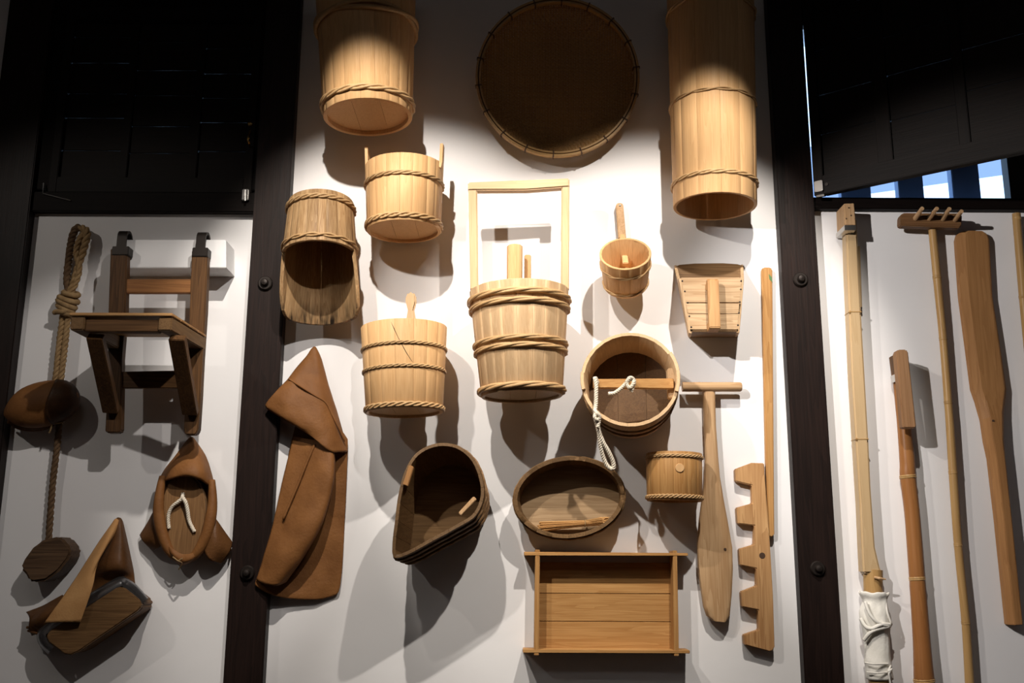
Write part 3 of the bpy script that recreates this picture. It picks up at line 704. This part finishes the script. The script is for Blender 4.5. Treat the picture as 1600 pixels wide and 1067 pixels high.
for side_, pts in ((0, [(254, 744, .06), (249, 775, .066), (248, 805, .066), (254, 835, .064), (266, 862, .06), (282, 875, .055)]), (1, [(331, 750, .055), (332, 785, .062), (328, 815, .066), (320, 842, .064), (306, 866, .06), (290, 876, .055)])):
    q = spline([P(*p) for p in pts], 30); MB().tube(q, [(.010 + .008 * math.sin(PI * i / 29)) for i in range(30)], 10).obj('rolled_edge', M_LEATH, r19, sharp=180)
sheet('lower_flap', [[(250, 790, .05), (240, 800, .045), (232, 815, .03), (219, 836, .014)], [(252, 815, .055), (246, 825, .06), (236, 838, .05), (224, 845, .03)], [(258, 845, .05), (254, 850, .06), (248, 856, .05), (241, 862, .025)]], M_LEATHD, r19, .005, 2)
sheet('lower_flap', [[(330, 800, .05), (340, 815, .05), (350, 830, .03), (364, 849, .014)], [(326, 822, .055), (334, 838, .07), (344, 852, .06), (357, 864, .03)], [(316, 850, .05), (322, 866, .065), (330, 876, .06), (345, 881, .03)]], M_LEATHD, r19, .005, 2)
sheet('gathered_hem', [[(254, 842, .06), (268, 856, .075), (286, 866, .07), (305, 862, .07), (318, 846, .06)], [(258, 856, .05), (270, 868, .075), (284, 877, .07), (300, 874, .07), (316, 862, .05)], [(266, 866, .02), (274, 876, .03), (283, 882, .04), (294, 879, .03), (308, 872, .02)]], M_LEATH, r19, .005, 2, .006)
rp = MB()
rope(rp, [P(286, 771, .06), P(284, 779, .074), P(277, 785, .074), P(268, 793, .070), P(263, 806, .066), P(264, 826, .064)], .0058, .02)
rope(rp, [P(285, 777, .076), P(290, 785, .078), P(293, 798, .074), P(296, 815, .068), P(304, 831, .065)], .0062, .02)
rp.obj('cord', M_ROPEW, r19, sharp=180)
rp = MB(); rope(rp, [P(270, 870, .078), P(278, 876, .084), P(284, 880, .07), P(279, 890, .06)], .002, .01); rope(rp, [P(279, 876, .08), P(285, 872, .08)], .002, .01); rp.obj('hem_tie', M_ROPED, r19)
MB().lathe(P(286, 772, .0622), (0, -1, 0), [(-.003, .006), (.0003, .006), (.0004, .002)], 12).obj('cord_hole', M_CRACK, r19)

# ------------------------------------------------------------------ 20 block in leather
r20 = thing('leather_wrapped_block', 'long wooden block with a steel edge half wrapped in leather at the lower left', 'block', P(150, 1000, 0))
DB = .115
blk = [(72, 994), (78, 985), (184, 917), (194, 918), (219, 938), (221, 947), (214, 955), (122, 1018), (110, 1023), (101, 1022), (76, 1003)]
board('wood_face', blk, DB, DB - .02, wood('block_wood', (.22, .12, .05), (.09, .045, .018), 'X'), r20, .003)
fr = px3(blk, DB); bk = [Vector((p.x, -.004, p.z)) for p in fr]
c_ = sum(fr, Vector()) / len(fr)
MB().prism([c_ + (p - c_) * .99 + Vector((0, .021, 0)) for p in fr], [c_ + (p - c_) * .99 + Vector((0, DB - .004, 0)) for p in fr]).obj('block_body', brown('X'), r20, bevel=.006)
# flaring steel band round the upper long edge and both ends
edge = spline([Vector((x, y, 0)) for x, y in ((84, 1011), (74, 1002), (71, 993), (78, 985), (130, 950), (184, 917), (194, 917), (206, 926), (221, 943))], 60)
rows = []
for i, v in enumerate(edge):
    t_ = (edge[min(59, i + 1)] - edge[max(0, i - 1)]).normalized(); nx_, ny_ = t_.y, -t_.x
    f_ = lambda k, d: P(v.x + nx_ * k, v.y + ny_ * k, d)
    rows.append([f_(-1, DB - .006), f_(5, DB - .006), f_(11, DB - .022), f_(14, DB - .05), f_(14, .02), f_(4, .02)])
MB().loft(rows).obj('steel_band', M_GREYST, r20, sharp=50)
sheet('back_leather', [
 [(182, 811, .014), (184, 809, .020), (188, 810, .020), (191, 815, .014)],
 [(166, 845, .025), (178, 846, .05), (190, 847, .05), (199, 850, .016)],
 [(150, 880, .040), (172, 884, .075), (192, 886, .07), (207, 888, .020)],
 [(138, 912, .030), (165, 902, .045), (190, 896, .045), (211, 908, .025)],
 [(130, 935, .030), (160, 918, .040), (192, 905, .040), (215, 928, .025)]], M_LEATHD, r20, .005, 2, .006)
sheet('front_flap', [
 [(177, 816, .022), (181, 811, .026), (185, 813, .026), (187, 820, .022)],
 [(152, 852, .050), (160, 850, .070), (167, 848, .072), (171, 846, .055)],
 [(124, 896, .090), (136, 893, .112), (146, 888, .112), (152, 880, .09)],
 [(95, 938, .124), (114, 934, .134), (131, 929, .134), (145, 916, .126)],
 [(70, 973, .126), (90, 972, .136), (110, 972, .136), (126, 972, .13)]], M_LEATHT, r20, .005, 2, .004)
sheet('bunched_leather', [
 [(98, 930, .06), (94, 940, .09), (88, 952, .10), (84, 962, .08)],
 [(70, 946, .05), (68, 956, .085), (66, 968, .095), (68, 985, .07)],
 [(41, 957, .03), (47, 966, .06), (46, 980, .07), (50, 992, .05)]], M_LEATHD, r20, .006, 2, .01)
for (a, b) in (((44, 985), (66, 992)), ((42, 980), (64, 984))):
    MB().tube([P(*a, .06), P(*b, .075), P(b[0] + 8, b[1] + 1, .08)], .004, 8).obj('leather_edge', M_LEATHD, r20)

# ------------------------------------------------------------------ 21 rope with two floats
r21 = thing('rope_with_floats', 'knotted manila rope hanging on the far left with a leather float and a small block', 'rope', P(77, 880, 0))
DR = .045
rp = MB()
rope(rp, [P(112, 470, DR), P(105, 440, .03), P(108, 400, .028), P(113, 370, .028), P(119, 357, .03), P(126, 356, .03)], .0125, .05)
rp.obj('left_strand', M_ROPEDD, r21, sharp=180)
rp = MB()
rope(rp, [P(126, 356, .03), P(136, 362, .045), P(132, 385, .05), P(124, 410, .05), P(116, 440, .05), P(106, 465, .05)], .0125, .07)
rope(rp, [P(132, 364, .04), P(124, 375, .055), P(119, 395, .058), P(124, 420, .058), P(117, 445, .055), P(108, 462, .05)], .010, .06)
rp.obj('braided_strand', M_ROPED, r21, sharp=180)
rp = MB()
for k, (x, y, dy, rr) in enumerate(((111, 459, 2, 12), (107, 468, 4, 15), (104, 475, 6, 14), (102, 482, 5, 12), (103, 488, 2, 10))):
    rp.tube([P(x + rr * .95 * math.cos(t), y + dy * math.cos(t) + 2 * math.sin(t), DR + rr * .0019 * math.sin(t)) for t in [2 * PI * i / 20 for i in range(20)]], .0095, 7, True)
rp.tube(spline([P(112, 480, .06), P(100, 487, .07), P(88, 487, .06), P(84, 491, .055)], 14), [.009] * 12 + [.006, .004], 7)
rp.tube([P(101, 462, .035), P(101, 488, .035)], .016, 8)
rp.obj('whipping_knot', M_ROPED, r21, sharp=180)
rp = MB()
rope(rp, [P(99, 488, DR), P(93, 535, DR), P(88, 585, DR), P(85, 603, DR - .005)], .0105, .05)
rope(rp, [P(107, 488, DR), P(102, 535, DR), P(96, 585, DR), P(93, 605, DR - .005)], .0105, .05)
rp.obj('double_strand', M_ROPED, r21, sharp=180)
rp = MB(); rope(rp, [P(93, 650, .03), P(90, 690, .03), P(83, 750, .026), P(79, 800, .026), P(76, 845, .03)], .0105, .055); rp.obj('lower_strand', M_ROPEDD, r21, sharp=180)
# leather float: lens of leather
ax0, ax1 = P(6, 648, .07), P(122, 617, .07); axv = ax1 - ax0; upv = Vector((axv.z, 0, -axv.x)).normalized() * -1
rows = []
prf = [(.0, .05), (.03, .24), (.10, .50), (.20, .75), (.32, .93), (.48, 1.0), (.64, .98), (.78, .88), (.89, .72), (.96, .52), (1.0, .25)]
for t_, r_ in prf:
    c = ax0 + axv * t_; ring = []
    for k in range(24):
        a = 2 * PI * k / 24; crease = 1 - .05 * max(0, math.cos(a - .3)) ** 8 - .04 * (.5 + .5 * math.sin(a * 3 + t_ * 5)) * (1 if math.sin(a) < -.4 else .3)
        ring.append(c + (upv * math.sin(a) * .075 + Vector((0, -1, 0)) * math.cos(a) * .062) * r_ * crease)
    rows.append(ring)
fl = MB().loft(rows).obj('leather_float', M_LEATH, r21, sharp=180)
q = fl.modifiers.new('sub', 'SUBSURF'); q.levels = q.render_levels = 1
# dark shell painting the shade and worn leather of its right end, and layered leather below
rows = []
def prf_at(t):
    for (a0, r0), (a1, r1) in zip(prf, prf[1:]):
        if t <= a1: return r0 + (r1 - r0) * max(0, t - a0) / (a1 - a0)
    return prf[-1][1]
for k in range(9):
    u_ = k / 8; ring = []
    for i in range(28):
        a_ = 2 * PI * i / 28; t_ = .70 + .295 * u_ + .10 * (1 - u_) * math.sin(a_) + .02 * (1 - u_) * math.sin(3 * a_)
        c = ax0 + axv * t_; ring.append(c + (upv * math.sin(a_) * .077 + Vector((0, -1, 0)) * math.cos(a_) * .065) * prf_at(t_))
    rows.append(ring)
MB().loft(rows).obj('shade_wear_shell', cloth('shaded_worn_leather', (.032, .014, .006), (.075, .032, .012), 20, .5), r21, sharp=180)
for k, (o_, d_) in enumerate(((0, .055), (4, .045), (7, .038))):
    MB().tube(spline([P(12, 658 + o_ * .3, d_), P(35, 663 + o_, d_ + .008), P(62, 664 + o_, d_ + .012), P(84, 660 + o_ * .6, d_)], 20), [.003 + .004 * math.sin(PI * i / 19) for i in range(20)], 8).obj('leather_layer', M_LEATHD, r21, sharp=180)
rp = MB(); rope(rp, [P(76, 659, .075), P(83, 661, .08), P(99, 660, .07)], .0026, .012); rope(rp, [P(82, 660, .08), P(80, 668, .078), P(77, 676, .07)], .0026, .012); rp.obj('float_tie', M_ROPED, r21)
kb = [(31, 888), (37, 874), (50, 856), (66, 844), (90, 838), (97, 840), (110, 856), (110.5, 864), (106, 874), (92, 892), (72, 907), (51, 910), (44, 907), (40, 898)]
board('wood_float', kb, .085, .004, wood('float_wood', (.13, .075, .04), (.045, .025, .014), 'X', dens=.6), r21, .010)
MB().tube([P(100, 872, .05), P(110, 877, .05)], .008, 10).obj('float_peg', brown(), r21, bevel=.002)

# ------------------------------------------------------------------ 22 ledge, 23 carrying frame
lg = board('wall_ledge', [(177, 374.5), (353, 374.5), (353, 418.5), (177, 418.5)], .105, .0, M_PAINT, None, .002)
tag(lg, 'white painted ledge block on the wall that the carrying frame hangs from', 'ledge')
r23 = thing('carrying_frame', 'dark wooden chair-like carrying frame with iron hooks hung on the white ledge', 'frame', P(240, 678, .05))
DU = .145
board('upright', [(172.5, 388), (198.5, 388), (196, 486), (190, 560), (190, 600), (188.5, 672), (185, 676), (166, 676), (164, 672), (168, 600), (168.5, 540), (169, 486)], DU, DU - .032, brown(), r23, .003)
board('upright', [(299.5, 391), (324.5, 391), (321, 486), (316, 560), (313, 620), (309.5, 672), (305, 679), (290, 679), (287, 674), (290, 600), (294, 540), (296, 486)], DU, DU - .032, brown(), r23, .003)
for a, (x0, x1, y0, y1) in enumerate(((174, 201.5, 384.5, 398), (299.5, 325, 386.5, 400.5))):
    c1, c2 = P(x0, y1, DU + .004), P(x1, y0, DU + .004)
    cp = MB().box(c1.x, c2.x, -DU - .004, -DU + .036, c1.z, c2.z).obj('iron_cap', M_IRON, r23, bevel=.002)
    mx_ = (c1.x + c2.x) / 2 - .004; zc = c2.z; rows = []
    for k in range(15):
        t_ = k / 14
        if t_ < .35: y, z = -DU + .012, zc - .01 + .045 * t_ / .35; nx = (-1, 0)
        else:
            a_ = PI * (t_ - .35) / .65; y, z = -DU + .012 + .024 * (1 - math.cos(a_)), zc + .035 + .024 * math.sin(a_); nx = (-math.cos(a_), math.sin(a_))
        rows.append([(mx_ - .015, y + nx[0] * .004, z + nx[1] * .004), (mx_ + .015, y + nx[0] * .004, z + nx[1] * .004), (mx_ + .015, y - nx[0] * .004, z - nx[1] * .004), (mx_ - .015, y - nx[0] * .004, z - nx[1] * .004)])
    MB().loft(rows).obj('iron_hook', M_IRON, r23, sharp=40)
board('back_rail', [(191, 436), (300, 436), (300, 457.5), (191, 457.5)], DU - .006, DU - .026, wood('rail_wood', (.33, .15, .052), (.18, .075, .025), 'X'), r23, .002)
board('lower_rail', [(185, 580.5), (295, 578.5), (293, 606), (185, 606)], DU - .008, DU - .028, brown('X'), r23, .002)
DF = .40
fl_, fr_ = P(121, 505, DF), P(258, 506, DF); bl_, br_ = P(178, 528, DU), P(309, 528, DU)
bl_.z = br_.z = fl_.z
for f_, b_ in ((fl_, bl_), (fr_, br_)):
    MB().beam(f_ + Vector((0, -.002, 0)), Vector((b_.x, -DU + .025, b_.z)), .040, .040).obj('seat_rail', umber('Y'), r23, bevel=.003)
MB().beam(fl_ + Vector((.02, .02, -.004)), fr_ + Vector((-.02, .02, -.004)), .028, .036, (0, 0, 1)).obj('front_rail', brown('X'), r23, bevel=.002)
# seat planks running across
e0, e1 = P(109, 491, DF + .005), P(270, 490, DF + .005); zt_ = fl_.z + .021; ns = 4
for k in range(ns):
    t0, t1 = k / ns, (k + 1) / ns - .008
    def rowx(t): y = -(DF + .008) + (DF - DU + .03) * t; return (e0.x + (bl_.x - .028 - e0.x) * t, e1.x + (br_.x + .02 - e1.x) * t, y)
    a0, a1 = rowx(t0), rowx(t1)
    ring = [(a0[0], a0[2], 0), (a0[1], a0[2], 0), (a1[1], a1[2], 0), (a1[0], a1[2], 0)]
    MB().loft([[(x, y, zt_ + random.random() * .0008) for x, y, _ in ring], [(x, y, zt_ + .009) for x, y, _ in ring]]).obj('seat_plank', wood('seat_wood', (.50, .29, .12), (.30, .15, .055), 'X'), r23, bevel=.0015)
MB().beam(P(149, 525, DF - .035), P(174, 642, DU + .014), .026, .046, (1, 0, 0)).obj('brace', brown(), r23, bevel=.002)
MB().beam(P(277, 527, DF - .035), P(298, 645, DU + .014), .026, .046, (1, 0, 0)).obj('brace', brown(), r23, bevel=.002)

# ------------------------------------------------------------------ right panel
def poly_tube(name, pts, m, root, sides=14, dens=60):
    q = spline([P(x, y, d) for x, y, d, hw in pts], dens); k = len(pts)
    rr = []
    for i in range(dens):
        t = i / (dens - 1) * (k - 1); j = min(int(t), k - 2); u = t - j
        rr.append((pts[j][3] * (1 - u) + pts[j + 1][3] * u) * mpp(pts[j][0], pts[j][1], pts[j][2]))
    return MB().tube(q, rr, sides).obj(name, m, root, sharp=60)
def node_ring(x, y, d, hw, dirv, m, root):
    s = mpp(x, y, d); c = P(x, y, d); dv = Vector(dirv).normalized()
    MB().lathe(c - dv * .006, dv, [(0, hw * s * 1.0), (.003, hw * s * 1.09), (.0055, hw * s * 1.02), (.008, hw * s * 1.07), (.012, hw * s * 1.0)], 16).obj('node', m, root)
UP = (0, 0, 1)
# 24 bamboo pole with cloth wrap
r24 = thing('wrapped_bamboo_pole', 'pale split bamboo pole with white cloth wrapped near its foot', 'pole', P(1370, 1090, 0))
board('split_bamboo', [(1321.5, 340), (1339, 340), (1343, 430), (1346, 487), (1352, 590), (1357.5, 686), (1361, 760), (1365, 815), (1368, 855), (1375, 885), (1379, 896), (1349, 896), (1346.5, 850), (1344, 790), (1337.5, 687), (1331, 580), (1327, 487), (1324, 420)], .058, .010, bamboo('pale'), r24, .006, seg=3)
for (a, b, y) in ((1327, 1346.5, 487), (1337.5, 1358, 686)): board('node', [(a - .4, y - 2), (b + .4, y - 2), (b + .4, y + 2), (a - .4, y + 2)], .0595, .010, bamboo('gold'), r24, .003)
cap = board('pole_head', [(1318.5, 318), (1334.8, 317.5), (1337.5, 352), (1320, 352)], .092, .012, beech(), r24, .002)
for x, y in ((1326.5, 324.5), (1330, 336.5), (1322.5, 341.5)): MB().lathe(P(x, y, .0925), (0, -1, 0), [(-.001, .0028), (.0012, .0022)], 8).obj('nail', M_CRACK, cap)
board('metal_band', [(1319, 351.5), (1337.8, 351.5), (1338.2, 359.5), (1319.5, 359.5)], .0945, .008, M_STEEL, r24, .001)
board('spring_strip', [(1324, 350), (1331, 350), (1337, 466), (1330, 466)], .022, .004, bamboo('red'), r24, .001)
board('thin_slip', [(1341, 384), (1344, 384), (1347, 480), (1343, 480)], .03, .016, bamboo('pale'), r24, .001)
poly_tube('pole_foot', [(1364, 890, .032, 15), (1364.5, 925, .032, 14.5), (1368, 1000, .032, 17), (1374, 1060, .032, 17), (1378, 1100, .032, 17.5)], bamboo('gold'), r24)
MB().tube([P(1366, 902, .064), P(1374, 903.5, .07), P(1384, 905, .066)], [.004, .0045, .002], 8).obj('twig_peg', beech('X'), r24)
ctr = [(1366, 925, 22), (1366, 929, 23), (1366, 934, 19.5), (1366, 938, 18), (1365.5, 945, 19.5), (1366, 955, 21), (1367, 965, 22), (1368.5, 975, 22.5), (1369, 985, 20), (1369.5, 1000, 19), (1371, 1015, 19), (1371.5, 1028, 19.5), (1372, 1036, 20.5), (1373, 1040, 20), (1373, 1048, 20), (1374, 1055, 20.5), (1374.5, 1061, 20.5)]
rows = []
for x, y, hw in ctr:
    s = mpp(x, y, .04); c = P(x, y, .036); ring = []
    for k in range(64):
        a = 2 * PI * k / 64; w_ = noise.noise(Vector((math.cos(a) * 1.6 + y * .03, math.sin(a) * 1.6, y * .055))) * .16 + noise.noise(Vector((a * 2.5 + y * .06, y * .12, 3))) * .09
        sm = .25 if y > 1038 else 1
        ring.append(c + Vector((math.cos(a), -math.sin(a) * .88, .0)) * hw * s * (1 + w_ * sm) + Vector((0, 0, .012 * w_ * 3 * sm)))
    rows.append(ring)
o = MB().loft(rows, True, False).obj('cloth_wrap', M_CLOTH, r24, sharp=180); q = o.modifiers.new('s', 'SUBSURF'); q.levels = q.render_levels = 1
q = o.modifiers.new('sol', 'SOLIDIFY'); q.thickness = .003
def band(pts, w_): MB().tube(spline([P(*p) for p in pts], 22), w_, 7).obj('tied_tape', M_CLOTH, r24, sharp=180)
band([(1352, 940, .07), (1358, 957, .078), (1368, 970, .082), (1382, 977, .076), (1391, 978, .06)], .005)
band([(1345, 966, .058), (1352, 978, .07), (1362, 982, .08), (1376, 976, .08), (1391, 976, .06)], .006)
band([(1384, 940, .058), (1386, 955, .064), (1391, 970, .062), (1393, 976, .055)], .0035)
band([(1350, 1000, .06), (1358, 990, .074), (1368, 984, .08), (1388, 979, .068)], .006)
band([(1351, 1035, .062), (1366, 1037.5, .082), (1388, 1037, .07)], .0028)
band([(1354, 1050, .062), (1372, 1051.5, .082), (1391, 1050, .066)], .0022)
band([(1392, 1040, .066), (1388, 1049, .078), (1394, 1045, .076), (1389, 1052, .078), (1391, 1066, .074), (1393, 1080, .07)], .003)
# 25 mallet headed pole
r25 = thing('clapper_pole', 'reddish brown bamboo pole with a flat wooden block strapped to its top end', 'pole', P(1445, 1090, 0))
poly_tube('pole', [(1403, 585, .024, 8.5), (1411, 650, .024, 10), (1417.5, 720, .026, 11.5), (1418.5, 745, .026, 12), (1425, 800, .026, 11.5), (1433, 904, .026, 11.8), (1440, 1000, .027, 13), (1444, 1063, .027, 15.5), (1447, 1100, .027, 15)], bamboo('red'), r25, dens=90)
for x, y, hw in ((1418.5, 745, 12), (1433, 904, 11.8), (1444, 1063, 15.5)): node_ring(x, y, .026, hw, (-.07, 0, 1), bamboo('gold'), r25)
hd_ = [(1400.5, 549), (1404, 546), (1416, 546), (1419, 549), (1432, 666), (1430, 668.5), (1412, 668.5), (1410.5, 666)]
board('clapper_block', hd_, .105, .072, wood('block_brown', (.36, .205, .105), (.22, .11, .05)), r25, .003)
board('spacer', [(1400, 552), (1414, 552), (1417, 590), (1405, 590)], .073, .01, brown(), r25, .002)
board('metal_clip', [(1401, 583), (1409, 580), (1410, 587), (1402, 595)], .074, .02, M_STEEL, r25, .001)
# 26 rake
r26 = thing('bamboo_rake', 'small four-pegged wooden rake on a thin jointed bamboo handle in the right panel', 'rake', P(1515, 1090, 0))
rk = [(1407.5, 337), (1411, 332.5), (1501, 333), (1503.5, 336), (1503, 351), (1500, 355.5), (1409, 352.5), (1407, 350)]
board('rake_head', rk, .068, .034, wood('rake_brown', (.24, .125, .055), (.14, .068, .028), 'X'), r26, .003)
for (bx, by), (qx, qy) in (((1429, 343), (1441, 325.5)), ((1450.5, 343.5), (1464, 325.5)), ((1472, 344), (1483.5, 326)), ((1491, 345), (1502.5, 330))):
    MB().tube([P(bx, by, .06), P(qx, qy, .135)], [.0085, .0065], 10).obj('rake_peg', beech('Y'), r26)
hp = [(1456, 352, .036, 6), (1464, 433, .03, 6.2), (1473.5, 529, .026, 5.8), (1481.5, 629, .024, 6), (1484, 660, .024, 6.3), (1489, 738, .024, 6.5), (1497, 851, .024, 6.2), (1509, 973, .024, 6.4), (1515, 1067, .024, 7), (1517, 1100, .024, 7)]
poly_tube('handle', hp, bamboo('gold'), r26, dens=110)
for j in (1, 2, 3, 5, 6, 7): node_ring(*hp[j], (-.1, 0, 1), bamboo('gold'), r26)
# 27 oar paddle
r27 = thing('wooden_oar', 'broad brown wooden oar hanging blade up near the right edge', 'oar', P(1585, 978, 0))
L27 = [(1503, 362), (1496, 366), (1493.5, 375), (1500, 464), (1509.5, 535), (1519, 608), (1526, 628), (1534, 656), (1539, 690), (1545, 717), (1556, 810), (1573.5, 976)]
R27 = [(1534, 362), (1541, 366), (1545, 374), (1550, 464), (1561, 535), (1571.5, 608), (1570.5, 622), (1567.5, 645), (1568, 690), (1570, 717), (1580, 810), (1597, 975)]
rows = []
for (lx_, ly), (rx_, ry) in zip(L27, R27):
    l, r = P(lx_, ly, .02), P(rx_, ry, .02); t_ = min(1, max(0, (ly - 600) / 80)); th0, th1 = .013, .017
    rows.append([l + Vector((0, .018, 0)), l + Vector((0, -.004, 0)), l.lerp(r, .24) + Vector((0, -.012 - .016 * t_, 0)), l.lerp(r, .93 - .2 * t_) + Vector((0, -.010 - .018 * t_, 0)), r + Vector((0, -.005, 0)), r + Vector((0, .018, 0))])
MB().loft(rows).obj('blade', oar(), r27, bevel=.0015, sharp=14)
MB().lathe(P(1552, 657, .046), (0, -1, 0), [(-.004, .0035), (.0004, .0035), (.0005, .001)], 10).obj('peg_hole', M_CRACK, r27)
# 28 last bamboo pole
r28 = thing('thin_bamboo_pole', 'golden bamboo pole cut off by the right edge, above the oar grip', 'pole', P(1612, 640, 0))
l28 = [(1588, 334, .024, 6.3), (1599, 464, .024, 6.5), (1608, 560, .024, 6.5), (1614, 650, .024, 6.5)]
poly_tube('pole', l28, bamboo('gold'), r28, dens=50)
node_ring(1599, 464, .024, 6.5, (-.1, 0, 1), bamboo('gold'), r28); node_ring(1589, 342, .024, 6.3, (-.1, 0, 1), bamboo('gold'), r28)
for o in list(bpy.data.objects):
    if 'M' in o: del o['M']
